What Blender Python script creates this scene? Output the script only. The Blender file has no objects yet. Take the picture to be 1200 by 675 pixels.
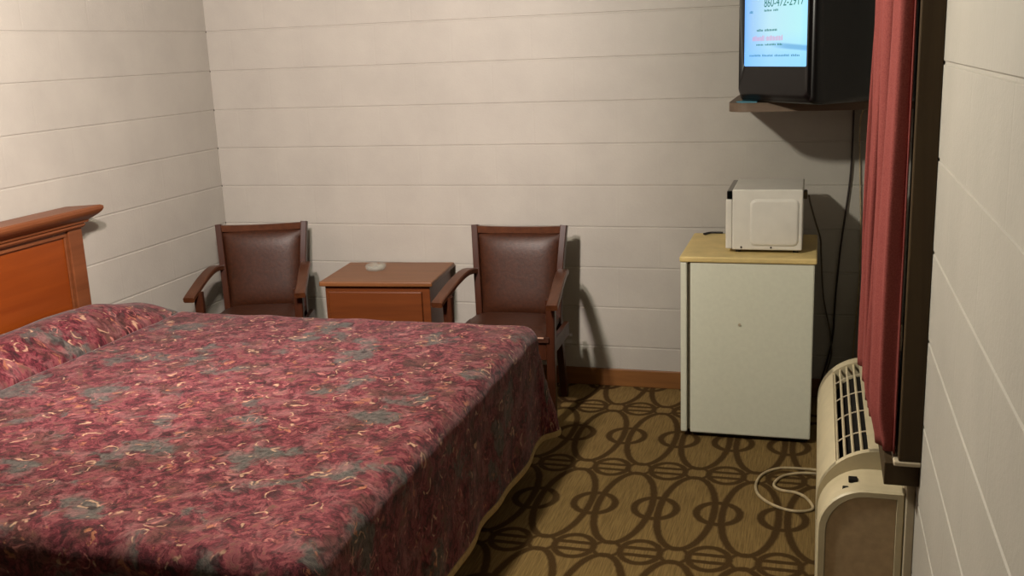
import bpy, bmesh, math, random
from mathutils import Vector, Matrix
random.seed(7)
PI = math.pi
SC = bpy.context.scene
COL = SC.collection

# ------------------------------------------------------------------ camera
cam_d = bpy.data.cameras.new('camera')
cam = bpy.data.objects.new('camera', cam_d)
COL.objects.link(cam)
SC.camera = cam
PAN, TILT, ROLL = 0.29397, 0.23183, -0.04032
_f = Vector((-math.sin(PAN) * math.cos(TILT), math.cos(PAN) * math.cos(TILT), -math.sin(TILT)))
_r = Vector((math.cos(PAN), math.sin(PAN), 0))
_u = _r.cross(_f)
_rr = _r * math.cos(ROLL) + _u * math.sin(ROLL)
_uu = -_r * math.sin(ROLL) + _u * math.cos(ROLL)
M3 = Matrix((_rr, _uu, -_f)).transposed()
cam.matrix_world = Matrix.Translation((3.1003, -4.8799, 1.6953)) @ M3.to_4x4()
cam_d.sensor_width = 36
cam_d.sensor_fit = 'HORIZONTAL'
cam_d.lens = 1201.27 * 36 / 1200
cam_d.clip_start = 0.02

# ------------------------------------------------------------------ world, lights, exposure
w = bpy.data.worlds.new('world')
SC.world = w
w.use_nodes = True
w.node_tree.nodes['Background'].inputs[0].default_value = (0.02, 0.02, 0.025, 1)
w.node_tree.nodes['Background'].inputs[1].default_value = 0.2
SC.view_settings.view_transform = 'Standard'
SC.view_settings.look = 'None'
SC.view_settings.gamma = 1
SC.view_settings.use_curve_mapping = False
SC.view_settings.exposure = 0.05
ld = bpy.data.lights.new('ceiling_lamp_light', 'POINT')
ld.energy = 154
ld.color = (1.0, 0.94, 0.81)
ld.shadow_soft_size = 0.055
lo = bpy.data.objects.new('ceiling_lamp_light', ld)
lo.location = (1.72, -2.60, 2.28)
COL.objects.link(lo)
ld2 = bpy.data.lights.new('added_fill_spot', 'SPOT')  # unseen spot, added to brighten the left and back walls
ld2.energy = 325
ld2.spot_size = math.radians(112)
ld2.spot_blend = .7
ld2.color = (1.0, 0.84, 0.80)
ld2.shadow_soft_size = 0.06
lo2 = bpy.data.objects.new('added_fill_spot', ld2)
lo2.location = (1.66, -3.10, 2.28)
lo2.rotation_euler = (Vector((0.1, -0.9, 1.45)) - Vector(lo2.location)).to_track_quat('-Z', 'Y').to_euler()
COL.objects.link(lo2)

# ------------------------------------------------------------------ helpers
REFLECT = .74          # all paints and fabrics reflect a little less than their swatch
def lin(c, k=REFLECT):
    return tuple(k * ((v / 255) / 12.92 if v / 255 <= .04045 else ((v / 255 + .055) / 1.055) ** 2.4) for v in c) + (1,)

class NT:
    """tiny node-maths helper"""
    def __init__(s, name, rough=.6, spec=.4):
        s.m = bpy.data.materials.new(name)
        s.m.use_nodes = True
        s.t = s.m.node_tree
        s.b = s.t.nodes['Principled BSDF']
        s.b.inputs['Roughness'].default_value = rough
        s.b.inputs['Specular IOR Level'].default_value = spec
        s.out = s.t.nodes['Material Output']
    def n(s, kind, **kw):
        x = s.t.nodes.new(kind)
        for k, v in kw.items():
            setattr(x, k, v)
        return x
    def put(s, sock, v):
        if isinstance(v, bpy.types.NodeSocket):
            s.t.links.new(v, sock)
        else:
            sock.default_value = v
    def math(s, op, a, b=None, c=None, clamp=False):
        x = s.n('ShaderNodeMath', operation=op, use_clamp=clamp)
        s.put(x.inputs[0], a)
        if b is not None: s.put(x.inputs[1], b)
        if c is not None: s.put(x.inputs[2], c)
        return x.outputs[0]
    def coord(s, which='Object'):
        return s.n('ShaderNodeTexCoord').outputs[which]
    def sep(s, v):
        x = s.n('ShaderNodeSeparateXYZ'); s.put(x.inputs[0], v); return x.outputs
    def comb(s, a, b, c=0.0):
        x = s.n('ShaderNodeCombineXYZ')
        for i, v in enumerate((a, b, c)): s.put(x.inputs[i], v)
        return x.outputs[0]
    def mapping(s, v, scale=(1, 1, 1), loc=(0, 0, 0)):
        x = s.n('ShaderNodeMapping'); s.put(x.inputs[0], v)
        x.inputs['Scale'].default_value = scale; x.inputs['Location'].default_value = loc
        return x.outputs[0]
    def noise(s, v, scale, detail=3, rough=.55, dist=0, col=False):
        x = s.n('ShaderNodeTexNoise'); s.put(x.inputs['Vector'], v)
        x.inputs['Scale'].default_value = scale; x.inputs['Detail'].default_value = detail
        x.inputs['Roughness'].default_value = rough; x.inputs['Distortion'].default_value = dist
        return x.outputs['Color' if col else 'Fac']
    def voro(s, v, scale, rnd=1.0, out='Distance'):
        x = s.n('ShaderNodeTexVoronoi'); s.put(x.inputs['Vector'], v)
        x.inputs['Scale'].default_value = scale; x.inputs['Randomness'].default_value = rnd
        return x.outputs[out]
    def ramp(s, v, stops, interp='LINEAR'):
        x = s.n('ShaderNodeValToRGB'); s.put(x.inputs[0], v)
        e = x.color_ramp.elements; x.color_ramp.interpolation = interp
        while len(e) < len(stops): e.new(.5)
        for i, (p, c) in enumerate(stops):
            e[i].position = p; e[i].color = c if len(c) == 4 else lin(c)
        return x.outputs[0]
    def step(s, v, a, b):
        x = s.n('ShaderNodeMapRange', interpolation_type='SMOOTHSTEP'); s.put(x.inputs[0], v)
        x.inputs[1].default_value = a; x.inputs[2].default_value = b
        return x.outputs[0]
    def mix(s, f, a, b, mode='MIX'):
        x = s.n('ShaderNodeMix', data_type='RGBA', blend_type=mode)
        s.put(x.inputs['Factor'], f); s.put(x.inputs['A'], a); s.put(x.inputs['B'], b)
        return x.outputs['Result']
    def bump(s, h, strength, dist=.01):
        x = s.n('ShaderNodeBump'); s.put(x.inputs['Height'], h)
        x.inputs['Strength'].default_value = strength; x.inputs['Distance'].default_value = dist
        s.t.links.new(x.outputs[0], s.b.inputs['Normal'])
    def color(s, v):
        s.put(s.b.inputs['Base Color'], v)
    def emit(s, v, k):
        s.put(s.b.inputs['Emission Color'], v); s.b.inputs['Emission Strength'].default_value = k

def flat_mat(name, c, rough=.5, spec=.4, var=.12, scale=30, bump=0.0, metal=0):
    t = NT(name, rough, spec)
    co = t.coord()
    n = t.noise(co, scale, 4)
    a = lin([v * (1 - var) for v in c]); b = lin([min(255, v * (1 + var)) for v in c])
    t.color(t.ramp(n, [(.3, a), (.7, b)]))
    t.b.inputs['Metallic'].default_value = metal
    if bump: t.bump(n, bump, .003)
    return t.m

def wood_mat(name, dark, light, axis=2, scale=1.0, rough=.35, spec=.4):
    t = NT(name, rough, spec)
    sc = [26 * scale] * 3; sc[axis] = 1.6 * scale
    co = t.mapping(t.coord(), tuple(sc))
    n = t.noise(co, 1.0, 5, .6, .6)
    n2 = t.noise(t.coord(), 4, 2)
    c = t.ramp(n, [(.3, dark), (.72, light)])
    c = t.mix(t.math('MULTIPLY', n2, .35), c, lin(dark))
    t.color(c)
    t.bump(n, .12, .002)
    return t.m

# ---- mesh building
def new_obj(name, bm, mat, parent=None, smooth=False, angle=40):
    me = bpy.data.meshes.new(name)
    bmesh.ops.recalc_face_normals(bm, faces=bm.faces)
    bm.to_mesh(me); bm.free()
    for mt in (mat if isinstance(mat, (list, tuple)) else [mat]):
        me.materials.append(mt)
    o = bpy.data.objects.new(name, me)
    COL.objects.link(o)
    if parent: o.parent = parent
    if smooth:
        for p in me.polygons: p.use_smooth = True
        try: me.set_sharp_from_angle(angle=math.radians(angle))
        except Exception: pass
    return o

def thing(name, label, cat, loc=(0, 0, 0), rz=0, group=None):
    o = bpy.data.objects.new(name, None)
    o.empty_display_size = .05
    COL.objects.link(o)
    o.location = loc; o.rotation_euler = (0, 0, rz)
    o['label'] = label; o['category'] = cat
    if group: o['group'] = group
    return o

def tag(o, label, cat, group=None):
    o['label'] = label; o['category'] = cat
    if group: o['group'] = group
    return o

def structure(o):
    o['kind'] = 'structure'; return o

def box(bm, x0, x1, y0, y1, z0, z1, bev=0.0, seg=2):
    r = bmesh.ops.create_cube(bm, size=1)
    vs = r['verts']
    for v in vs:
        v.co = Vector((x0 + (v.co.x + .5) * (x1 - x0), y0 + (v.co.y + .5) * (y1 - y0), z0 + (v.co.z + .5) * (z1 - z0)))
    if bev > 0:
        es = list({e for v in vs for e in v.link_edges})
        bmesh.ops.bevel(bm, geom=es, offset=bev, segments=seg, profile=.5, affect='EDGES')

def boxes(*args):
    bm = bmesh.new()
    for a in args: box(bm, *a)
    return bm

def catmull(pts, n=8):
    P = [Vector(p) for p in pts]
    out = []
    for i in range(len(P) - 1):
        p0 = P[i - 1] if i else P[0] * 2 - P[1]
        p1, p2 = P[i], P[i + 1]
        p3 = P[i + 2] if i + 2 < len(P) else P[-1] * 2 - P[-2]
        for k in range(n):
            t = k / n
            out.append(.5 * ((2 * p1) + (-p0 + p2) * t + (2 * p0 - 5 * p1 + 4 * p2 - p3) * t * t + (-p0 + 3 * p1 - 3 * p2 + p3) * t ** 3))
    out.append(P[-1])
    return out

def loft(bm, rings, caps=True, closed=True):
    R = [[bm.verts.new(p) for p in r] for r in rings]
    n = len(R[0])
    for a, b in zip(R, R[1:]):
        for i in range(n if closed else n - 1):
            j = (i + 1) % n
            bm.faces.new((a[i], a[j], b[j], b[i]))
    if caps:
        bm.faces.new(R[0][::-1]); bm.faces.new(R[-1])
    return R

def tube(bm, pts, r, seg=8, n=8, smooth=True):
    P = catmull(pts, n) if smooth else [Vector(p) for p in pts]
    rings = []
    nrm = None
    for i, p in enumerate(P):
        t = (P[min(i + 1, len(P) - 1)] - P[max(i - 1, 0)]).normalized()
        if nrm is None:
            nrm = t.orthogonal().normalized()
        nrm = (nrm - t * nrm.dot(t)).normalized()
        b = t.cross(nrm)
        rings.append([p + (nrm * math.cos(a) + b * math.sin(a)) * r for a in [2 * PI * k / seg for k in range(seg)]])
    loft(bm, rings)

def bar(bm, pts, wid, thk, side=(1, 0, 0), n=6, smooth=True, ch=.2, taper=None):
    """rectangular section swept along pts; wid along `side`, thk across"""
    P = catmull(pts, n) if smooth else [Vector(p) for p in pts]
    S = Vector(side).normalized()
    rings = []
    for i, p in enumerate(P):
        t = (P[min(i + 1, len(P) - 1)] - P[max(i - 1, 0)]).normalized()
        s = (S - t * S.dot(t)).normalized()
        b = t.cross(s)
        k = 1 if taper is None else taper[0] + (taper[1] - taper[0]) * i / (len(P) - 1)
        a, c = wid * k / 2, thk * k / 2
        e = min(a, c) * ch
        rings.append([p + s * u + b * v for u, v in ((a - e, c), (a, c - e), (a, -c + e), (a - e, -c), (-a + e, -c), (-a, -c + e), (-a, c - e), (-a + e, c))])
    loft(bm, rings)

def extrude_profile(bm, prof, axis, a, b):
    """prof: list of 2-D points (first,second of the two other axes), extruded along axis from a to b"""
    def P(q, t):
        if axis == 0: return Vector((t, q[0], q[1]))
        if axis == 1: return Vector((q[0], t, q[1]))
        return Vector((q[0], q[1], t))
    loft(bm, [[P(q, a) for q in prof], [P(q, b) for q in prof]])

def smooth01(t):
    t = max(0, min(1, t)); return t * t * (3 - 2 * t)

# ------------------------------------------------------------------ materials
def wall_mat(name, axis, u0, c):
    t = NT(name, .55, .35)
    X = t.sep(t.coord())
    u = X[axis]; z = X[2]
    row = t.math('FLOOR', t.math('DIVIDE', z, .2032))
    par = t.math('MODULO', t.math('ADD', row, 1), 2)
    us = t.math('ADD', t.math('SUBTRACT', u, u0), t.math('MULTIPLY', par, .2032))
    d = t.math('PINGPONG', us, .2032)
    vj = t.math('SUBTRACT', 1, t.step(d, .002, .007))
    co = t.coord()
    fine = t.noise(co, 90, 4, .6)
    mid = t.noise(co, 9, 3)
    pits = t.step(t.voro(co, 42), .03, .12)
    h = t.math('ADD', t.math('MULTIPLY', fine, .5), t.math('MULTIPLY', mid, .6))
    h = t.math('SUBTRACT', h, t.math('MULTIPLY', vj, t.math('MULTIPLY', t.noise(co, 12, 2), .4)))
    h = t.math('ADD', h, t.math('MULTIPLY', pits, .12))
    t.bump(h, .38, .004)
    a = lin([v * .96 for v in c]); b = lin([min(255, v * 1.02) for v in c])
    t.color(t.ramp(t.noise(co, 3.0, 5, .6), [(.3, a), (.7, b)]))
    return t.m

WALLC = (191, 186, 176)
M = {}
M['wall_back'] = wall_mat('painted_block_back', 0, 2.377, WALLC)
M['wall_side'] = wall_mat('painted_block_side', 1, -3.36, WALLC)
M['ceiling'] = flat_mat('ceiling_paint', (150, 144, 132), .9, .1, .03, 20, .2)
M['base'] = wood_mat('baseboard_wood', (118, 76, 36), (146, 98, 50), 0, 1, .5)
M['headwood'] = wood_mat('headboard_wood', (112, 62, 34), (142, 84, 49), 1, 1, .4)
M['headpanel'] = wood_mat('headboard_panel_wood', (128, 56, 14), (150, 72, 22), 1, .8, .35)
M['standwood'] = wood_mat('nightstand_wood', (120, 76, 42), (146, 94, 56), 0, 1, .4)
M['standfront'] = wood_mat('nightstand_front_wood', (100, 50, 18), (122, 64, 26), 0, 1, .4)
M['chairwood'] = wood_mat('chair_wood', (56, 27, 14), (80, 41, 22), 2, 1, .35)
M['armwood'] = wood_mat('chair_arm_wood', (72, 38, 20), (104, 60, 34), 1, 1, .35)
M['leather'] = flat_mat('brown_leather', (66, 35, 20), .46, .35, .14, 60, .2)
M['highlight_strip'] = flat_mat('pale_seat_highlight', (168, 128, 104), .5, .4)  # pale colour standing in for the sheen on the seat edge
M['cream'] = flat_mat('aged_cream_plastic', (206, 192, 158), .45, .4, .04, 12)
M['creamedge'] = flat_mat('cream_trim', (198, 184, 158), .5, .4, .05, 12)
M['acpanel'] = flat_mat('tan_end_panel', (190, 164, 128), .55, .3, .06, 40)
M['acdark'] = flat_mat('dark_louver_inside', (22, 18, 14), .7, .2)
M['fridge'] = flat_mat('white_enamel_fridge', (240, 241, 222), .5, .35, .012, 60, .05)
M['gasket'] = flat_mat('fridge_gasket', (96, 88, 70), .7, .2)
M['fridgetop'] = flat_mat('yellowed_fridge_top', (232, 206, 140), .5, .35, .06, 10)
M['black'] = flat_mat('black_plastic', (14, 13, 13), .35, .5, .1)
M['tvcase'] = flat_mat('black_tv_plastic', (9, 8, 9), .32, .45, .08)
M['mwave'] = flat_mat('white_painted_steel', (236, 232, 222), .42, .4, .02, 12)
M['glassblack'] = flat_mat('dark_door_glass', (10, 16, 16), .1, .6)
M['shelf'] = wood_mat('shelf_board', (98, 80, 64), (124, 104, 86), 0, 1, .6)
M['cord_dark'] = flat_mat('dark_cord', (44, 32, 26), .5, .4)
M['cord_grey'] = flat_mat('grey_cord', (92, 82, 68), .5, .4)
M['cord_beige'] = flat_mat('beige_cord', (196, 176, 138), .5, .4)
M['casing'] = wood_mat('dark_window_casing', (66, 52, 34), (84, 68, 46), 2, 1, .6, .2)
M['hem'] = flat_mat('cream_hem_binding', (190, 166, 118), .85, .1, .08, 60)
M['mattress'] = flat_mat('mattress_ticking', (190, 184, 172), .9, .1, .05, 30)
M['bedbase'] = flat_mat('black_bed_base', (24, 20, 18), .8, .2)
M['blue'] = flat_mat('pale_blue_paper', (92, 150, 168), .7, .2, .08)
M['rod'] = flat_mat('brass_rod', (150, 120, 70), .35, .5, .05, 10, 0, .9)

def carpet_mat():
    t = NT('scroll_pattern_carpet', .95, .1)
    co = t.coord()
    wob = t.noise(co, 40, 2)
    X = t.sep(co)
    wx = t.math('MULTIPLY', t.math('SUBTRACT', wob, .5), .006)
    PX, PY = .2305, .694
    U = t.math('PINGPONG', t.math('ADD', t.math('SUBTRACT', X[0], 2.2125), wx), PX / 2)
    V = t.math('PINGPONG', t.math('ADD', t.math('ADD', X[1], 1.016), wx), PY / 2)
    def ring(cu, cv, a, b, hw):
        du = t.math('SUBTRACT', U, cu); dv = t.math('SUBTRACT', V, cv)
        nu = t.math('DIVIDE', du, a); nv = t.math('DIVIDE', dv, b)
        L = t.math('SQRT', t.math('ADD', t.math('MULTIPLY', nu, nu), t.math('MULTIPLY', nv, nv)))
        gu = t.math('DIVIDE', nu, a); gv = t.math('DIVIDE', nv, b)
        G = t.math('SQRT', t.math('ADD', t.math('ADD', t.math('MULTIPLY', gu, gu), t.math('MULTIPLY', gv, gv)), 1e-4))
        f = t.math('ABSOLUTE', t.math('DIVIDE', t.math('MULTIPLY', t.math('SUBTRACT', L, 1), L), G))
        return t.math('SUBTRACT', 1, t.step(f, hw - .0055, hw + .0055)), L
    big, _ = ring(0, PY / 2, .1, .302, .0140)
    link, _ = ring(PX / 2, PY / 2, .078, .088, .0145)
    loz, lL = ring(PX / 2, 0, .068, .080, .0130)
    hexr, hL = ring(0, 0, .046, .054, .009)
    bd = t.math('ABSOLUTE', t.math('SUBTRACT', V, .025))
    bars = t.math('SUBTRACT', 1, t.step(bd, .008, .0145))
    inl = t.math('LESS_THAN', lL, 1.0)
    bars = t.math('MULTIPLY', bars, inl)
    m = t.math('MAXIMUM', t.math('MAXIMUM', big, link), t.math('MAXIMUM', t.math('MAXIMUM', loz, bars), hexr))
    stripe = t.noise(t.mapping(co, (220, 9, 1)), 1, 3, .6)
    tuft = t.noise(co, 260, 2)
    tan = t.ramp(stripe, [(.3, (112, 90, 52)), (.7, (150, 124, 78))])
    brown = t.ramp(tuft, [(.3, (64, 46, 23)), (.7, (86, 64, 35))])
    t.color(t.mix(m, tan, brown))
    h = t.math('ADD', t.math('MULTIPLY', tuft, .7), t.math('MULTIPLY', stripe, .6))
    t.bump(h, .5, .004)
    return t.m
M['carpet'] = carpet_mat()

def spread_mat():
    t = NT('paisley_quilt_fabric', .8, .2)
    uv = t.coord('UV')
    wn = t.noise(uv, 11, 3, col=True)
    v = t.n('ShaderNodeVectorMath', operation='MULTIPLY_ADD')
    t.put(v.inputs[0], wn); v.inputs[1].default_value = (.09, .09, 0); t.put(v.inputs[2], uv)
    wv = v.outputs[0]
    n1 = t.noise(wv, 15, 7, .74)
    c = t.ramp(n1, [(.28, (28, 14, 17)), (.40, (76, 26, 35)), (.49, (112, 42, 52)), (.56, (142, 72, 78)), (.64, (104, 74, 60)), (.78, (54, 38, 38))])
    # broad brownish regions
    nb = t.step(t.noise(uv, 7, 3), .52, .64)
    c = t.mix(t.math('MULTIPLY', nb, .55), c, lin((84, 58, 48)))
    # grey-teal patches
    nt = t.step(t.noise(wv, 5.0, 5, .62), .54, .62)
    c = t.mix(t.math('MULTIPLY', nt, .85), c, t.ramp(t.noise(uv, 60, 2), [(.3, (78, 80, 76)), (.7, (108, 108, 102))]))
    nm = t.step(t.noise(t.mapping(wv, (1, 1, 1), (3.1, 1.7, 0)), 12, 4, .6), .52, .64)
    c = t.mix(t.math('MULTIPLY', nm, .55), c, lin((156, 104, 104)))
    # dark leaf flecks
    d2 = t.voro(wv, 19)
    fl = t.math('MULTIPLY', t.math('SUBTRACT', 1, t.step(d2, .18, .3)), t.step(t.noise(uv, 15, 2), .5, .58))
    c = t.mix(t.math('MULTIPLY', fl, .75), c, lin((46, 26, 28)))
    # orange petals
    d3 = t.noise(wv, 26, 4, .6, .8)
    om = t.math('MULTIPLY', t.step(d3, .58, .66), t.step(t.noise(uv, 8, 2), .46, .6))
    c = t.mix(t.math('MULTIPLY', om, .8), c, lin((196, 128, 92)))
    # cream curls: broken rings
    d4 = t.voro(t.mapping(wv, (1, 1, 1), (.37, .11, 0)), 11)
    ringd = t.math('ABSOLUTE', t.math('SUBTRACT', d4, .3))
    rg = t.math('MULTIPLY', t.math('SUBTRACT', 1, t.step(ringd, .012, .045)), t.step(t.noise(uv, 21, 2), .5, .57))
    c = t.mix(t.math('MULTIPLY', rg, .8), c, lin((216, 174, 142)))
    d5 = t.voro(t.mapping(wv, (1, 1, 1), (.77, .51, 0)), 17)
    ring5 = t.math('ABSOLUTE', t.math('SUBTRACT', d5, .27))
    rg5 = t.math('MULTIPLY', t.math('SUBTRACT', 1, t.step(ring5, .015, .055)), t.step(t.noise(uv, 13, 2), .53, .6))
    c = t.mix(t.math('MULTIPLY', rg5, .7), c, lin((208, 134, 124)))
    fine = t.ramp(t.noise(wv, 60, 4, .7), [(.32, (.36, .36, .36, 1)), (.5, (.8, .8, .82, 1)), (.68, (1.1, 1.08, 1.05, 1))])
    c = t.mix(1.0, c, fine, 'MULTIPLY')
    t.color(c)
    h = t.math('ADD', n1, t.math('MULTIPLY', t.noise(uv, 150, 2), .35))
    t.bump(h, .45, .006)
    t.b.inputs['Sheen Weight'].default_value = .15
    t.b.inputs['Sheen Roughness'].default_value = .4
    return t.m
M['spread'] = spread_mat()

def curtain_mat():
    t = NT('red_curtain_cloth', .85, .15)
    co = t.coord()
    n = t.noise(t.mapping(co, (300, 300, 300)), 1, 2)
    n2 = t.noise(co, 14, 3)
    c = t.ramp(n, [(.3, (136, 66, 62)), (.7, (162, 86, 80))])
    t.color(t.mix(t.math('MULTIPLY', n2, .4), c, lin((124, 54, 52))))
    t.bump(n, .2, .002)
    return t.m
M['curtain'] = curtain_mat()

def screen_mat():
    t = NT('lit_tv_picture', .15, .5)
    uv = t.coord('UV')
    X = t.sep(uv)
    c = t.ramp(X[0], [(0, lin((110, 170, 250), 1)), (.14, (160, 210, 255)), (.45, (195, 240, 255)), (.9, (190, 250, 255)), (1, lin((150, 215, 255), 1))])
    low = t.math('SUBTRACT', 1, t.step(X[1], .0, .5))
    c = t.mix(t.math('MULTIPLY', low, .55), c, lin((110, 185, 255), 1))
    band = t.math('SUBTRACT', 1, t.step(t.math('ABSOLUTE', t.math('SUBTRACT', X[1], t.math('MULTIPLY_ADD', X[0], -.10, .33))), .015, .05))
    c = t.mix(t.math('MULTIPLY', band, t.math('MULTIPLY', t.step(X[0], .4, .75), .6)), c, lin((50, 130, 190), 1))
    t.color((.02, .03, .04, 1))
    t.emit(c, 1.2)
    return t.m
M['screen'] = screen_mat()
def ink(name, c):
    t = NT(name, .5, .2); t.color((0, 0, 0, 1)); t.emit(lin(c, 1), 1.0); return t.m
M['ink_green'] = ink('green_screen_text', (40, 120, 116))
M['ink_pink'] = ink('pink_screen_text', (214, 170, 208))
M['ink_blue'] = ink('blue_screen_text', (70, 140, 180))

def glass_mat():
    t = NT('clear_glass', .03, .5)
    t.color((.5, .56, .5, 1)); t.b.inputs['Alpha'].default_value = .2
    return t.m
M['glass'] = glass_mat()
M['nightglass'] = flat_mat('night_window_glass', (14, 16, 20), .05, .6)

# ------------------------------------------------------------------ room shell
W, YF, H = 3.35, -7.4, 2.44
CB = .2032
def block_wall(name, mat, pos, inward, a, b, thick=.15):
    """block wall with a tooled groove at every course; pos -> point on face for (u, z, depth)"""
    bm = bmesh.new()
    prof = []
    k = 0
    prof.append((0, 0))
    while True:
        k += 1
        z = k * CB
        if z > H - .01: break
        g = .0028
        prof += [(z - .0052, 0), (z - .0030, g), (z + .0022, g), (z + .0050, 0)]
    prof.append((H, 0))
    n = max(2, int((b - a) / .4))
    rows = []
    for i in range(n + 1):
        u = a + (b - a) * i / n
        rows.append([bm.verts.new(pos(u, z, d)) for z, d in prof])
    for r0, r1 in zip(rows, rows[1:]):
        for i in range(len(prof) - 1):
            bm.faces.new((r0[i], r1[i], r1[i + 1], r0[i + 1]))
    # outer side, so the wall is a solid slab
    bk = [[bm.verts.new(pos(u, z, thick)) for z in (0, H)] for u in (a, b)]
    bm.faces.new((bk[0][0], bk[0][1], bk[1][1], bk[1][0]))
    return structure(new_obj(name, bm, mat))

block_wall('wall_back', M['wall_back'], lambda u, z, d: (u, d, z), None, 0, W)
block_wall('wall_left', M['wall_side'], lambda u, z, d: (-d, u, z), None, YF, 0)
block_wall('wall_right', M['wall_side'], lambda u, z, d: (W + d, u, z), None, YF, 0)
block_wall('wall_front', M['casing'], lambda u, z, d: (u, YF - d, z), None, 0, W)
structure(new_obj('floor', boxes((-.15, W + .15, YF - .15, .15, -.1, 0)), M['carpet']))
structure(new_obj('ceiling', boxes((-.15, W + .15, YF - .15, .15, H, H + .1)), M['ceiling']))
structure(new_obj('baseboard_back', boxes((.016, W, -.014, -.0005, 0, .09, .004)), M['base']))
structure(new_obj('baseboard_left', boxes((.0005, .014, YF, -.0005, 0, .09, .004)), M['base']))

# window behind the curtain: dark casing, thin light sill, night-dark pane
bm = boxes((3.300, 3.3495, -2.51, -2.45, .724, 2.12, .003), (3.300, 3.3495, -1.25, -1.19, .724, 2.12, .003),
           (3.300, 3.3495, -2.45, -1.25, 2.06, 2.12, .003), (3.300, 3.3495, -2.45, -1.25, .724, .76, .003))
win = structure(new_obj('window_1', bm, M['casing']))
pane = new_obj('pane', boxes((3.335, 3.3485, -2.45, -1.25, .75, 2.06)), M['nightglass'], win)
sill = new_obj('sill', boxes((3.29, 3.3495, -2.512, -1.185, .712, .7235, .003)), M['creamedge'], win)
apron = new_obj('apron', boxes((3.272, 3.3495, -2.49, -1.25, .655, .7115, .002)), M['casing'], win)

# ------------------------------------------------------------------ bed
bed = thing('bed', 'king bed with stained wooden headboard against the left wall', 'bed', (0, -2.06, 0))
hy = .815                                            # post outer half width
BM = bmesh.new()
for s in (-1, 1):
    c = s * (hy - .042)
    bm = boxes((.02, .085, c - .042, c + .042, 0, 1.0125, .004))
    new_obj('headboard_post', bm, M['headwood'], bed)
bm = boxes((.03, .066, -hy + .085, hy - .085, .25, 1.0125))
new_obj('headboard_panel', bm, M['headpanel'], bed)
# crown moulding: stepped profile extruded along the width, with mitred returns
prof = [(.018, 1.012), (.092, 1.012), (.098, 1.020), (.098, 1.028), (.106, 1.034), (.108, 1.044), (.118, 1.05), (.134, 1.064), (.142, 1.074), (.146, 1.083), (.146, 1.094), (.138, 1.1), (.018, 1.1)]
bm = bmesh.new()
rings = []
for x, z in prof:
    pass
def crown(bm):
    L = []
    for s in (-1, 1):
        L.append([Vector((x, s * (hy + max(0, x - .092) * 1.5), z)) for x, z in prof])
    loft(bm, L)
crown(bm)
new_obj('headboard_crown', bm, M['headwood'], bed)
bm = boxes((.086, .092, -hy + .085, -hy + .1, .3, .985), (.086, .092, -hy + .085, -hy + .1, .3, .985))
bm.free()
bm = boxes((.066, .076, -hy + .086, hy - .086, 0.985, 1.0115, .003), (.066, .074, -hy + .086, -hy + .1, .25, .985, .003), (.066, .074, hy - .1, hy - .086, .25, .985, .003))
new_obj('panel_moulding', bm, M['headwood'], bed)
new_obj('box_spring', boxes((.1, 1.96, -.9, .9, .16, .36, .02)), M['mattress'], bed)
new_obj('mattress', boxes((.1, 1.96, -.905, .905, .361, .560, .06, 4)), M['mattress'], bed)
new_obj('bed_frame', boxes((.11, 1.93, -.86, .86, .12, .158, .004)), M['bedbase'], bed)
for x in (.2, 1.85):
    for y in (-.75, .75):
        bm = bmesh.new(); tube(bm, [(x, y, 0), (x, y, .125)], .022, 12, 1, False)
        new_obj('bed_leg', bm, M['bedbase'], bed, True)

# bedspread: one cloth draped over top, foot and both sides
X0, X1, Y0, Y1, ZT = .105, 1.99, -2.995, -1.12, .612
DROP = .50
def noise2(a, b):
    return (math.sin(a * 7.3 + 1.1 * math.sin(b * 5.1)) + math.sin(b * 9.7 + 2.0 * math.sin(a * 3.3)) + math.sin((a + b) * 13.1)) / 3
def pillow_h(x, y):
    e = smooth01((Y1 + .02 - y) / .34) * smooth01((y - Y0) / .34)
    mid = 1 - .10 * math.exp(-((y + 2.06) / .10) ** 2)
    h = .105 * math.sin(PI / 2 * max(0, min(1, (.408 - x) / .17))) ** 1.1 * (1 - .25 * smooth01((.22 - x) / .12)) * (.35 + .65 * e) * mid
    h += .0035 * noise2(x * 2.2, y * 1.6)
    h -= .034 * math.exp(-((x - .411) / .008) ** 2)
    return h
def cloth(s, t, extra=0.0):
    """cloth coords -> position. s from head to foot, t across."""
    es = max(0, s - X1); 
    et = (t - Y1) if t > Y1 else ((Y0 - t) if t < Y0 else 0)
    sg = 1 if t > Y1 else -1
    bx, by = min(s, X1), max(Y0, min(Y1, t))
    r = max(es, et)
    h = pillow_h(bx, by)
    if r <= 0:
        return Vector((bx, by, ZT + h))
    if es > 0 and et > 0:
        a = (et / es) * PI / 4 if es >= et else PI / 2 - (es / et) * PI / 4
    else:
        a = 0 if es > 0 else PI / 2
    R = .068
    q = r / R
    if q < PI / 2:
        out, dn = R * math.sin(q), R * (1 - math.cos(q))
    else:
        out, dn = R, R + (r - R * PI / 2)
    f = max(0, (r - .105)) / DROP
    per = (t if es > et else s)
    folds = .010 * math.sin(per * 8.3 + 1.0) + .006 * math.sin(per * 19 + .5 + 3 * f)
    out += f * (.012 + folds) + f * .095 * math.sin(2 * a) ** 2
    if sg > 0:
        out += f * .0 * math.sin(2 * a) ** 2
    out += .004 * noise2(s * 2.3, t * 2.1)
    return Vector((bx + out * math.cos(a), by + sg * out * math.sin(a), max(.02, ZT + h * (1 - smooth01(f)) - dn)))
def axis_vals(a, b, step, dense=None):
    n = int(round((b - a) / step)); return [a + (b - a) * i / n for i in range(n + 1)]
SV = axis_vals(X0, .395, .0125) + axis_vals(.400, .424, .004) + axis_vals(.436, X1, .02) + axis_vals(X1 + .0125, X1 + DROP, .0125)
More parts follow.
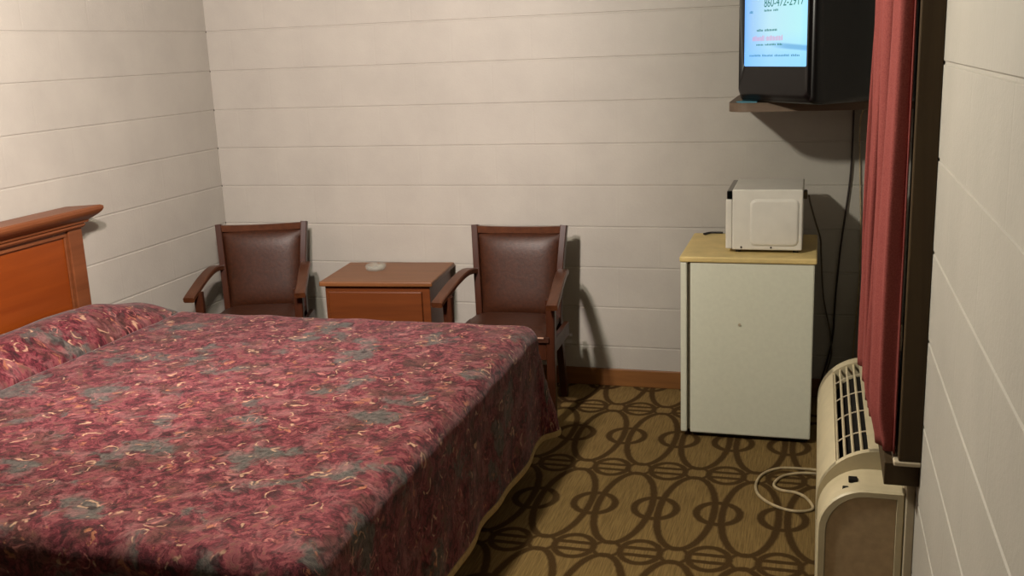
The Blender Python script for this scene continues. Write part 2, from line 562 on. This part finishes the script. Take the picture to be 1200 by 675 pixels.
TV = axis_vals(Y0 - DROP, Y0 - .0125, .0125) + axis_vals(Y0, Y1, .02) + axis_vals(Y1 + .0125, Y1 + DROP, .0125)
bm = bmesh.new()
uvl = bm.loops.layers.uv.new('UVMap')
G = [[bm.verts.new(cloth(s, t)) for t in TV] for s in SV]
for i in range(len(SV) - 1):
    for j in range(len(TV) - 1):
        f = bm.faces.new((G[i][j], G[i + 1][j], G[i + 1][j + 1], G[i][j + 1]))
        for lp, (a, b) in zip(f.loops, ((i, j), (i + 1, j), (i + 1, j + 1), (i, j + 1))):
            lp[uvl].uv = (SV[a], TV[b])
bs = new_obj('bedspread', bm, M['spread'], None, True, 180)
sm = bs.modifiers.new('thickness', 'SOLIDIFY'); sm.thickness = .006; sm.offset = -1
tag(bs, 'red paisley patterned bedspread with grey teal patches draped over the bed', 'bedspread')
# cream binding along the hem
path = [(s, Y1 + DROP) for s in axis_vals(X0, X1 + DROP, .0125)][:-1] + [(X1 + DROP, t) for t in axis_vals(Y1 + DROP, Y0 - DROP, .0125 * -1)] + [(s, Y0 - DROP) for s in axis_vals(X1 + DROP, X0, -.0125)][1:]
bm = bmesh.new()
rows = []
for s, t in path:
    p = cloth(s, t)
    e = Vector((max(0, s - X1), (t - Y1) if t > Y1 else min(0, t - Y0), 0))
    d = Vector((1 if e.x >= abs(e.y) - 1e-6 else e.x / DROP, 0, 0)) + Vector((0, (1 if e.y > 0 else -1) * (1 if abs(e.y) >= e.x - 1e-6 else abs(e.y) / DROP) if e.y else 0, 0))
    d.normalize()
    rows.append([p + d * .004 + Vector((0, 0, .004)), p + d * .007 + Vector((0, 0, -.008)), p + d * .004 + Vector((0, 0, -.020)), p - d * .007 + Vector((0, 0, -.020)), p - d * .007 + Vector((0, 0, .004))])
loft(bm, rows, True, True)
hm = new_obj('hem', bm, M['hem'], bs, True)
hm['label'] = 'cream hem binding'

# ------------------------------------------------------------------ armchairs
def make_chair(label, loc, rz):
    c = thing('armchair', label, 'chair', loc, rz, 'leather armchairs along the back wall')
    for s in (-1, 1):
        bm = bmesh.new()
        bar(bm, [(s * .205, .235, 0), (s * .200, .19, .22), (s * .196, .175, .43), (s * .206, .20, .64), (s * .221, .245, .853)], .032, .042, (1, 0, 0))
        new_obj('back_post', bm, M['chairwood'], c, True)
        bm = bmesh.new()
        bar(bm, [(s * .236, -.185, 0), (s * .236, -.185, .30), (s * .240, -.182, .594)], .042, .042, (1, 0, 0), taper=(.8, 1))
        new_obj('front_leg', bm, M['chairwood'], c, True)
        bm = bmesh.new()
        bar(bm, [(s * .264, -.272, .578), (s * .262, -.24, .588), (s * .257, -.16, .606), (s * .248, -.05, .632), (s * .238, .07, .648), (s * .228, .15, .644), (s * .220, .205, .632)], .052, .027, (1, 0, 0), ch=.35)
        new_obj('arm', bm, M['armwood'], c, True)
        bm = boxes((s * .236 - .012, s * .236 + .012, -.165, .165, .335, .40, .003))
        new_obj('side_rail', bm, M['chairwood'], c)
    bm = boxes((-.216, .216, -.196, -.172, .315, .40, .003))
    new_obj('front_rail', bm, M['chairwood'], c)
    bm = boxes((-.19, .19, .165, .185, .335, .40, .003))
    new_obj('rear_rail', bm, M['chairwood'], c)
    # seat cushion, puffed
    bm = bmesh.new()
    n = 18
    def sp(i, j, top):
        u, v = -1 + 2 * i / n, -1 + 2 * j / n
        wx = .232 - .028 * (v * .5 + .5)
        k = (1 - abs(u) ** 5) * (1 - abs(v) ** 5)
        return Vector((u * wx, -.215 + (v * .5 + .5) * .385, (.425 + .032 * k) if top else .402))
    for top in (1, 0):
        g = [[bm.verts.new(sp(i, j, top)) for j in range(n + 1)] for i in range(n + 1)]
        for i in range(n):
            for j in range(n):
                bm.faces.new((g[i][j], g[i + 1][j], g[i + 1][j + 1], g[i][j + 1]))
        if top: gt = g
    gb = g
    edge = [(i, 0) for i in range(n)] + [(n, j) for j in range(n)] + [(i, n) for i in range(n, 0, -1)] + [(0, j) for j in range(n, 0, -1)]
    for a, b in zip(edge, edge[1:] + edge[:1]):
        bm.faces.new((gt[a[0]][a[1]], gt[b[0]][b[1]], gb[b[0]][b[1]], gb[a[0]][a[1]]))
    new_obj('seat', bm, M['leather'], c, True, 60)
    bm = bmesh.new(); tube(bm, [(-.21, -.2165, .424), (0, -.2165, .424), (.21, -.2165, .424)], .0045, 8, 4)  # thin pale tube added as a painted highlight on the seat front
    o = new_obj('seat_highlight', bm, M['highlight_strip'], c, True); o['label'] = 'painted highlight strip along the seat front'
    # padded back between the posts, leaning back and widening upwards
    bm = bmesh.new()
    nz = 20
    def bp(i, j, front):
        u, v = -1 + 2 * i / n, j / nz
        z = .425 + v * .392
        wx = .186 + .026 * v
        yy = .176 + (z - .43) * .165
        k = (1 - abs(u) ** 6) * (1 - abs(2 * v - 1) ** 6)
        return Vector((u * wx, (yy - .012 - .030 * k + .012 * u * u) if front else yy + .012, z))
    gs = []
    for fr in (1, 0):
        g = [[bm.verts.new(bp(i, j, fr)) for j in range(nz + 1)] for i in range(n + 1)]
        gs.append(g)
        for i in range(n):
            for j in range(nz):
                bm.faces.new((g[i][j], g[i + 1][j], g[i + 1][j + 1], g[i][j + 1]))
    edge = [(i, 0) for i in range(n)] + [(n, j) for j in range(nz)] + [(i, nz) for i in range(n, 0, -1)] + [(0, j) for j in range(nz, 0, -1)]
    for a, b in zip(edge, edge[1:] + edge[:1]):
        bm.faces.new((gs[0][a[0]][a[1]], gs[0][b[0]][b[1]], gs[1][b[0]][b[1]], gs[1][a[0]][a[1]]))
    new_obj('backrest', bm, M['leather'], c, True, 60)
    bm = bmesh.new()
    bar(bm, [(-.212, .236, .833), (-.1, .242, .829), (0, .244, .828), (.1, .242, .829), (.212, .236, .833)], .026, .034, (0, 1, 0))
    new_obj('top_rail', bm, M['armwood'], c, True)
    return c
make_chair('brown leather armchair in the left corner, turned slightly toward the bed foot', (.420, -.445, 0), math.radians(18))
make_chair('brown leather armchair between wooden nightstand and white fridge', (1.738, -.435, 0), math.radians(2.0))

# ------------------------------------------------------------------ nightstand and ashtray
ns = thing('nightstand', 'reddish wooden nightstand with drawer between two armchairs', 'nightstand', (1.068, -.272, 0), math.radians(5.8))
new_obj('top', boxes((-.282, .282, -.232, .225, .601, .625, .006)), M['standwood'], ns)
new_obj('body', boxes((-.262, .262, -.205, .215, 0.06, .6005, .003)), M['standfront'], ns)
d = new_obj('drawer', boxes((-.242, .225, -.222, -.2055, .40, .575, .006)), M['standfront'], ns)
dr = new_obj('door', boxes((-.242, .225, -.222, -.2055, .09, .385, .006)), M['standfront'], ns)
new_obj('plinth', boxes((-.25, .25, -.19, .205, 0, .0595)), M['standwood'], ns)

ash = bmesh.new()
seg = 40
prof = [(.0, .0), (.040, .0), (.050, .006), (.054, .024), (.051, .028), (.046, .025), (.040, .010), (.0, .008)]
rings = []
for k in range(seg):
    a = 2 * PI * k / seg
    nt = .006 if (k % 10) in (0, 1) else 0
    rings.append([ash.verts.new((max(r, .0005) * math.cos(a), max(r, .0005) * math.sin(a), z - (nt if z > .02 else 0))) for r, z in prof])
for a, b in zip(rings, rings[1:] + rings[:1]):
    for i in range(len(prof) - 1):
        ash.faces.new((a[i], b[i], b[i + 1], a[i + 1]))
bmesh.ops.remove_doubles(ash, verts=ash.verts, dist=.0012)
o = new_obj('ashtray', ash, M['glass'], None, True, 50)
o.location = (.985, -.245, .6255)
tag(o, 'small clear glass ashtray on top of the wooden nightstand', 'ashtray')

# ------------------------------------------------------------------ fridge
fr = thing('mini_fridge', 'white mini fridge with yellowed top by the back wall', 'fridge', (2.85, -.36, 0))
def L(x0, x1, y0, y1, z0, z1, *r):                     # fridge-local from room coordinates
    return (x0 - 2.85, x1 - 2.85, y0 + .36, y1 + .36, z0, z1) + r
new_obj('body', boxes(L(2.600, 3.104, -.632, -.1, .022, .782, .006)), M['fridge'], fr)
new_obj('gasket', boxes(L(2.588, 2.5995, -.622, -.11, .035, .775)), M['gasket'], fr)
dr = new_obj('door', boxes(L(2.560, 2.5875, -.636, -.096, .025, .782, .006)), M['fridge'], fr)
new_obj('handle', boxes(L(2.540, 2.5595, -.20, -.17, .56, .72, .006)), M['gasket'], dr)
o = new_obj('top', boxes(L(2.556, 3.112, -.641, -.093, .7825, .807, .006)), M['fridgetop'], fr)
o['label'] = 'yellowed top panel'
bm = bmesh.new()
for x in (2.64, 3.06):
    for y in (-.59, -.14):
        foot = bmesh.new(); tube(foot, [(x - 2.85, y + .36, 0), (x - 2.85, y + .36, .023)], .018, 12, 1, False)
        new_obj('foot', foot, M['black'], fr, True)
bm.free()
new_obj('toe_grille', boxes(L(2.61, 3.095, -.612, -.12, .008, .0215)), M['black'], fr)
bm = bmesh.new(); tube(bm, [(2.806 - 2.85, -.6325 + .36, .518), (2.806 - 2.85, -.637 + .36, .518)], .006, 12, 1, False)
new_obj('screw_cap', bm, M['creamedge'], fr, True)

# small dark pen lying on fridge top
bm = bmesh.new()
tube(bm, [(2.606, -.145, .8125), (2.63, -.118, .8135), (2.655, -.112, .8135), (2.69, -.108, .8125)], .0045, 8, 5)
tube(bm, [(2.612, -.155, .8115), (2.624, -.13, .8115), (2.636, -.116, .8125)], .003, 8, 5)
tag(new_obj('pen', bm, M['black'], None, True), 'small thin dark pen on yellowed fridge top left of the microwave', 'pen')

# ------------------------------------------------------------------ microwave
mw = thing('microwave', 'white microwave sitting sideways on top of the fridge', 'microwave', (2.908, -.367, .8075))
mx, my, mz = 2.908, -.367, .8075
def K(x0, x1, y0, y1, z0, z1, *r):
    return (x0 - mx, x1 - mx, y0 - my, y1 - my, z0 - mz, z1 - mz) + r
new_obj('body', boxes(K(2.765, 3.05, -.543, -.192, .820, 1.076, .006, 3)), M['mwave'], mw)
# pressed raised panel on the side
bm = bmesh.new()
def rrect(x0, x1, z0, z1, r, y, n=6):
    out = []
    for cx, cz, a0 in ((x1 - r, z1 - r, 0), (x0 + r, z1 - r, 90), (x0 + r, z0 + r, 180), (x1 - r, z0 + r, 270)):
        for k in range(n + 1):
            a = math.radians(a0 + 90 * k / n)
            out.append(Vector((cx + r * math.cos(a) - mx, y - my, cz + r * math.sin(a) - mz)))
    return out
loft(bm, [rrect(2.838, 3.036, .838, 1.036, .024, -.5425), rrect(2.842, 3.032, .842, 1.032, .022, -.548), rrect(2.85, 3.024, .85, 1.024, .018, -.5495)])
new_obj('side_panel', bm, M['mwave'], mw, True, 50)
dr = new_obj('door', boxes(K(2.738, 2.7645, -.541, -.194, .824, 1.034, .005)), M['mwave'], mw)
o = new_obj('door_glass', boxes(K(2.7355, 2.7375, -.50, -.30, .86, 1.02)), M['glassblack'], dr)
o = new_obj('control_strip', boxes(K(2.742, 2.7645, -.540, -.194, 1.0345, 1.070, .004)), M['glassblack'], mw)
o['label'] = 'black strip above the door'
for x in (2.79, 3.025):
    for y in (-.51, -.225):
        foot = bmesh.new(); tube(foot, [(x - mx, y - my, 0), (x - mx, y - my, .013)], .012, 10, 1, False)
        new_obj('foot', foot, M['black'], mw, True)
bm = boxes(K(3.0505, 3.066, -.50, -.44, 1.03, 1.062, .004))
new_obj('cord_outlet', bm, M['gasket'], mw)
for x in (2.803, 2.925):
    bm = bmesh.new(); tube(bm, [(x - mx, -.5425 - my, .832 - mz), (x - mx, -.5455 - my, .832 - mz)], .004, 8, 1, False)
    new_obj('screw', bm, M['cord_dark'], mw, True)
bm = bmesh.new()
tube(bm, [(3.0715, -.47, 1.04), (3.080, -.40, .99), (3.102, -.2, .88), (3.125, -.07, .78), (3.130, -.045, .70), (3.147, -.03, .491), (3.178, -.022, .345), (3.19, -.02, .22), (3.17, -.025, .13)], .004, 8, 6)
tag(new_obj('power_cord', bm, M['cord_grey'], None, True), 'thin grey cord running down from the microwave beside the fridge', 'cord')

# ------------------------------------------------------------------ wall shelf, television
bm = bmesh.new()
zt, th = 1.435, .036
x0, x1, ya, yb, r = 2.748, 3.3495, -.62, -.0005, .085
out = [(x0, yb)]
for k in range(13):
    a = math.radians(180 + 90 * k / 12)
    out.append((x0 + r + r * math.cos(a), ya + r + r * math.sin(a)))
out += [(x1, ya), (x1, yb)]
loft(bm, [[Vector((x, y, zt - th)) for x, y in out], [Vector((x, y, zt)) for x, y in out]])
sh = new_obj('wall_shelf', bm, M['shelf'])
tag(sh, 'brown corner wall shelf with rounded front under the television', 'shelf')
bm = boxes((2.86, 2.88, -.30, -.0005, zt - th - .11, zt - th - .0005)); bm.free()
o = new_obj('bracket', boxes((3.3295, 3.3495, -.5, -.0005, zt - th - .05, zt - th - .0005)), M['shelf'], sh)

o = new_obj('paper_slip', boxes((2.775, 2.83, -.60, -.50, .0, .002)), M['blue'])
bm = bmesh.new()
pts = [(2.778, -.560), (2.80, -.600), (2.862, -.605), (2.858, -.52), (2.80, -.50)]
bpy.data.objects.remove(o)
loft(bm, [[Vector((x, y, zt + .0005)) for x, y in pts], [Vector((x, y, zt + .004)) for x, y in pts]])
tag(new_obj('paper_slip', bm, M['blue']), 'pale blue paper slip on the shelf end beneath the television', 'paper')

TVX, TVY, TVW, TVH = 2.930, -.690, .475, .47
tv = thing('television', 'black tube television on the wall shelf showing a bright blue screen', 'television', (TVX, TVY, zt + .0005), math.radians(-51))
def sect(hw, z0, z1, y, r, n=5, bow=.0):
    o_ = []
    cx = hw - r
    for sx, cz, a0 in ((1, z1 - r, 0), (-1, z1 - r, 90), (-1, z0 + r, 180), (1, z0 + r, 270)):
        for k in range(n + 1):
            a = math.radians(a0 + 90 * k / n)
            o_.append(Vector((sx * cx + r * math.cos(a), y, cz + r * math.sin(a))))
    return o_
bm = bmesh.new()
hw = TVW / 2
loft(bm, [sect(hw - .012, .014, TVH - .012, .0, .02), sect(hw - .003, .004, TVH - .003, .012, .02), sect(hw, .0, TVH, .05, .02), sect(hw - .002, .0, TVH - .002, .10, .025),
          sect(hw - .004, .0, TVH - .004, .16, .03), sect(hw - .008, .0, TVH - .012, .29, .03), sect(hw - .03, .01, TVH - .03, .325, .03)])
case = new_obj('casing', bm, M['tvcase'], tv, True, 50)
# bezel lip round the screen
SW, SZ0, SZ1 = .392, .142, .436
bm = bmesh.new()
def rect_ring(hw_, z0, z1, y, r): return sect(hw_, z0, z1, y, r)
loft(bm, [rect_ring(TVW / 2 - .014, .016, TVH - .014, .0005, .024), rect_ring(TVW / 2 - .020, .030, TVH - .020, -.012, .024), rect_ring(TVW / 2 - .026, .040, TVH - .026, -.014, .022), rect_ring(SW / 2 + .002, SZ0 - .002, SZ1 + .002, -.002, .012), rect_ring(SW / 2, SZ0, SZ1, .001, .008)], caps=False)
new_obj('bezel', bm, M['tvcase'], tv, True, 40)
bm = bmesh.new()
uvl = bm.loops.layers.uv.new('UVMap')
n = 14
def scp(i, j):
    u, v = -1 + 2 * i / n, -1 + 2 * j / n
    return Vector((u * SW / 2, -.0005 - .011 * (1 - u * u) * (1 - .0 * v) * (1 - v * v * .9), (SZ0 + SZ1) / 2 + v * (SZ1 - SZ0) / 2))
g = [[bm.verts.new(scp(i, j)) for j in range(n + 1)] for i in range(n + 1)]
for i in range(n):
    for j in range(n):
        f = bm.faces.new((g[i][j], g[i + 1][j], g[i + 1][j + 1], g[i][j + 1]))
        for lp, (a, b) in zip(f.loops, ((i, j), (i + 1, j), (i + 1, j + 1), (i, j + 1))):
            lp[uvl].uv = (a / n, b / n)
scr = new_obj('screen', bm, M['screen'], tv, True, 60)
scr['label'] = 'lit pale blue screen'
def on_screen(x, z):                                 # just in front of the curved glass
    u = x / (SW / 2); v = (z - (SZ0 + SZ1) / 2) / ((SZ1 - SZ0) / 2)
    return -.0005 - .011 * (1 - u * u) * (1 - v * v * .9) - .0008
def text_mesh(name, body, size, x, z, width, mat):
    cu = bpy.data.curves.new(name, 'FONT'); cu.body = body; cu.size = size; cu.align_x = 'LEFT'
    tmp = bpy.data.objects.new(name, cu); COL.objects.link(tmp)
    bpy.context.view_layer.update()
    me = bpy.data.meshes.new_from_object(tmp.evaluated_get(bpy.context.evaluated_depsgraph_get()))
    bpy.data.objects.remove(tmp)
    xs = [v.co.x for v in me.vertices]; x_0, x_1 = min(xs), max(xs)
    for v in me.vertices:
        px = x + (v.co.x - x_0) / (x_1 - x_0) * width
        pz = z + v.co.y
        v.co = Vector((px, on_screen(px, pz), pz))
    me.materials.clear(); me.materials.append(mat)
    o = bpy.data.objects.new(name, me); COL.objects.link(o); o.parent = scr
    return o
def smudge_row(name, x, z, widths, h, mat, gap=.004):
    """a row of unreadably small lettering: little upright strokes grouped in words"""
    bm = bmesh.new(); cx = x
    for wd in widths:
        k = max(2, int(wd / .0075))
        for i in range(k):
            a = cx + wd * i / k; hh = h * random.choice((.75, 1, .85))
            q = [(a, z), (a + wd / k * .62, z), (a + wd / k * .62, z + hh), (a, z + hh)]
            bm.faces.new([bm.verts.new((p, on_screen(p, y) - .0004, y)) for p, y in q])
        cx += wd + gap * 2.2
    o = new_obj(name, bm, mat, scr)
    return o
sx = lambda f: -SW / 2 + SW * f
text_mesh('phone_number', '860-472-2917', .047, sx(.35), .367, SW * .60, M['ink_green'])
smudge_row('small_print', sx(.36), .350, (.05, .03), .008, M['ink_green'])
smudge_row('small_print', sx(.10), .346, (.026,), .012, M['ink_blue'])
smudge_row('small_print', sx(.24), .276, (.045, .08), .009, M['ink_green'])
smudge_row('pink_line', sx(.16), .240, (.085, .105), .020, M['ink_pink'])
smudge_row('small_print', sx(.23), .222, (.05, .07, .03), .007, M['ink_green'])
smudge_row('small_print', sx(.10), .180, (.08, .07, .09, .05), .008, M['ink_blue'])

bm = bmesh.new()
tube(bm, [(3.253, -.14, 1.46), (3.254, -.1, 1.425), (3.251, -.02, 1.37), (3.248, -.014, 1.087), (3.232, -.014, .90), (3.215, -.016, .734), (3.2, -.016, .5), (3.191, -.018, .283), (3.15, -.03, .10), (3.135, -.06, .012), (3.15, -.14, .008)], .0045, 8, 6)
tag(new_obj('power_cord', bm, M['cord_dark'], None, True), 'long black cord hanging down the wall from the television', 'cord')
bm = bmesh.new()
tube(bm, [(3.325, -.03, 1.392), (3.300, -.02, 1.375), (3.281, -.016, 1.32), (3.280, -.014, 1.24), (3.286, -.012, 1.10), (3.300, -.012, .80), (3.302, -.012, .575), (3.29, -.012, .30), (3.285, -.02, .05)], .003, 8, 6)
tag(new_obj('aerial_cable', bm, M['cord_beige'], None, True), 'thin beige cable looping below the shelf beside the curtain', 'cable')

# ------------------------------------------------------------------ air conditioner below the window
AY = -1.92
ac = thing('air_conditioner', 'cream wall air conditioner with curved top grille below the window', 'air conditioner', (3.35, AY, 0))
# local: x negative into the room, y along the wall
def acprof(top, front, zb=.09, rr=.13, n=10):
    p = [(-.022, zb), (-front + .012, zb), (-front, zb + .012), (-front, top - rr)]
    for k in range(1, n + 1):
        a = math.radians(90 * k / n)
        p.append((-front + rr * 1.05 * (1 - math.cos(a)), top - rr + rr * math.sin(a)))
    p += [(-.022, top)]
    return p
def flip(p): return [(x, z) for x, z in p]
yA, yB, yC, yD = -2.42 - AY, -2.385 - AY, -2.235 - AY, -1.40 - AY
bm = bmesh.new(); extrude_profile(bm, acprof(.545, .222), 1, yB, yD)
cab = new_obj('cabinet', bm, M['cream'], ac, True, 35)
# grille hood: open frame on top of the cabinet
top, front, rr = .634, .226, .15
P = acprof(top, front, .40, rr, 16)[3:]
def hood_pts(d): 
    out = []
    for k in range(0, 17):
        a = math.radians(90 * k / 16)
        out.append((-front + rr * 1.05 * (1 - math.cos(a)) + d * math.cos(a), top - rr + rr * math.sin(a) - d * math.sin(a)))
    out.append((-.024, top - d))
    return out
bm = bmesh.new()
outer, inner = hood_pts(0), hood_pts(.012)
def hood_part(bm, o_, i_, ya_, yb_):
    extrude_profile(bm, o_ + i_[::-1], 1, ya_, yb_)
extrude_profile(bm, [(-front, .43), (-front, top - rr)] + outer[1:9] + inner[1:9][::-1] + [(-front + .012, top - rr), (-front + .012, .43)], 1, yC + .002, yD - .002)      # front lip of the hood
extrude_profile(bm, outer[14:] + inner[14:][::-1], 1, yC + .002, yD - .002)   # rear strip
def endcap(ya_, yb_):
    extrude_profile(bm, [(-front, .43)] + outer + [(-.024, .43)], 1, ya_, yb_)
endcap(yC, yC + .022); endcap(yD - .05, yD)
hood = new_obj('hood', bm, M['cream'], ac, True, 35)
bm = bmesh.new()
ii = hood_pts(.05)
extrude_profile(bm, ii[4:] + [(-.024, .56), (ii[4][0] + .02, .55)], 1, yC + .022, yD - .05)
o = new_obj('louver_cavity', bm, M['acdark'], ac, True, 35); o['label'] = 'dark inside of the grille'
bm = bmesh.new()
for k in (8, 9.6, 11.2, 12.8, 14.2):                              # long slats
    hp = hood_pts(.008); k0 = int(k); fk = k - k0
    x, z = [hp[k0][q] * (1 - fk) + hp[k0 + 1][q] * fk for q in (0, 1)]
    bm = bmesh.new(); tube(bm, [(x, yC + .015, z), (x, yD - .02, z)], .0042, 8, 1, False)
    new_obj('grille_slat', bm, M['cream'], ac, True)
for f in range(1, 5):
    yy = yC + (yD - yC) * f / 5
    bm = bmesh.new(); tube(bm, [(x, yy, z) for x, z in hood_pts(.006)[7:16]], .0022, 6, 2)
    new_obj('grille_rib', bm, M['creamedge'], ac, True)
# control recess between hood and end cap
bm = bmesh.new()
extrude_profile(bm, acprof(.584, .2235, .40, .12), 1, yB + .0005, yC - .0005)
ctrl = new_obj('control_panel', bm, M['cream'], ac, True, 35)
bm = boxes((-.150, -.128, yB + .07, yB + .095, .576, .5855, .002), (-.165, -.150, yB + .04, yB + .055, .558, .575, .002))
new_obj('control_button', bm, M['acdark'], ctrl)
# near end cap with rounded shoulder and inset tan panel
bm = bmesh.new()
pr = acprof(.604, .2245, .09, .11)
extrude_profile(bm, pr, 1, yA + .006, yB)
rim_o = pr; 
def shrink(p, d):
    cx, cz = -.12, .36
    return [(cx + (x - cx) * (1 - d / .1), cz + (z - cz) * (1 - d / .26)) for x, z in p]
loft(bm, [[Vector((x, yA + .006, z)) for x, z in pr], [Vector((x, yA, z)) for x, z in shrink(pr, .004)], [Vector((x, yA, z)) for x, z in shrink(pr, .018)], [Vector((x, yA + .007, z)) for x, z in shrink(pr, .020)]], caps=False)
new_obj('end_cap', bm, M['cream'], ac, True, 35)
bm = bmesh.new()
extrude_profile(bm, shrink(pr, .0205), 1, yA + .0035, yA + .0055)
o = new_obj('end_panel', bm, M['acpanel'], ac, True, 35); o['label'] = 'tan inset end panel'
new_obj('wall_sleeve', boxes((-.021, -.0005, yA - .012, yD + .012, .07, .645, .003)), M['creamedge'], ac)
new_obj('subbase', boxes((-.19, -.022, yA + .02, yD - .02, 0, .0895)), M['acdark'], ac)

bm = bmesh.new()
tube(bm, [(3.145, -.91, .006), (3.10, -.905, .006), (2.995, -.915, .006), (2.93, -.985, .006), (2.908, -1.09, .006), (2.925, -1.19, .006), (2.985, -1.268, .006), (3.06, -1.30, .006), (3.12, -1.27, .0065), (3.10, -1.20, .013), (3.06, -1.14, .006), (3.00, -1.125, .006), (2.975, -1.08, .006), (3.00, -1.0, .006), (3.06, -.955, .006), (3.12, -.945, .006), (3.148, -.96, .006), (3.150, -1.05, .006)], .0055, 8, 6)
tag(new_obj('power_cord', bm, M['cord_beige'], None, True), 'cream cord coiled on the carpet beside the air conditioner', 'cord')

# ------------------------------------------------------------------ curtain on a rod
bm = bmesh.new()
NYc, NZ = 200, 60
ya, yb = -2.50, -1.76
ztop, zbot = 2.16, .735
def cpos(i, j):
    u = i / NYc; v = j / NZ
    y = ya + (yb - ya) * u
    z0 = zbot + .02 * math.sin(u * 9) - .035 * math.exp(-((u - .17) / .09) ** 2)
    z = ztop + (z0 - ztop) * v
    ph = 2 * PI * (y - ya) / .118
    ampl = .026 * (.70 + .45 * v)
    x = 3.246 + (.040 + .008 * v) * (.5 + .5 * math.cos(ph + .5 * math.sin(v * 2.2))) ** 1.8 + .004 * math.sin(ph * 2.3 + v * 3)
    x += .03 * math.exp(-u * 22)
    x += .006 * math.sin(v * 5 + u * 14) + .0055 * math.sin(2 * PI * (y - ya) / .036 + 1.5 * math.sin(v * 3.1)) * smooth01(u * 12)
    x += .02 * smooth01((v - .93) / .07) * math.exp(-((u - .25) / .3) ** 2)
    y += .012 * math.sin(ph * 2 + 1.0)
    return Vector((min(x, 3.293), y, z))
g = [[bm.verts.new(cpos(i, j)) for j in range(NZ + 1)] for i in range(NYc + 1)]
for i in range(NYc):
    for j in range(NZ):
        bm.faces.new((g[i][j], g[i + 1][j], g[i + 1][j + 1], g[i][j + 1]))
cu = new_obj('curtain', bm, M['curtain'], None, True, 180)
sm = cu.modifiers.new('thickness', 'SOLIDIFY'); sm.thickness = .004
tag(cu, 'dull red curtain hanging in folds over the window on the right wall', 'curtain')
rod = thing('curtain_rod', 'metal rod above the window carrying the red curtain', 'curtain rod', (3.262, -1.85, 2.17))
bm = bmesh.new(); tube(bm, [(0, -.72, 0), (0, .74, 0)], .010, 12, 1, False)
new_obj('pole', bm, M['rod'], rod, True)
for y in (-.70, .72):
    new_obj('bracket', boxes((-.012, .0875, y - .012, y + .012, -.012, .012, .003)), M['rod'], rod)
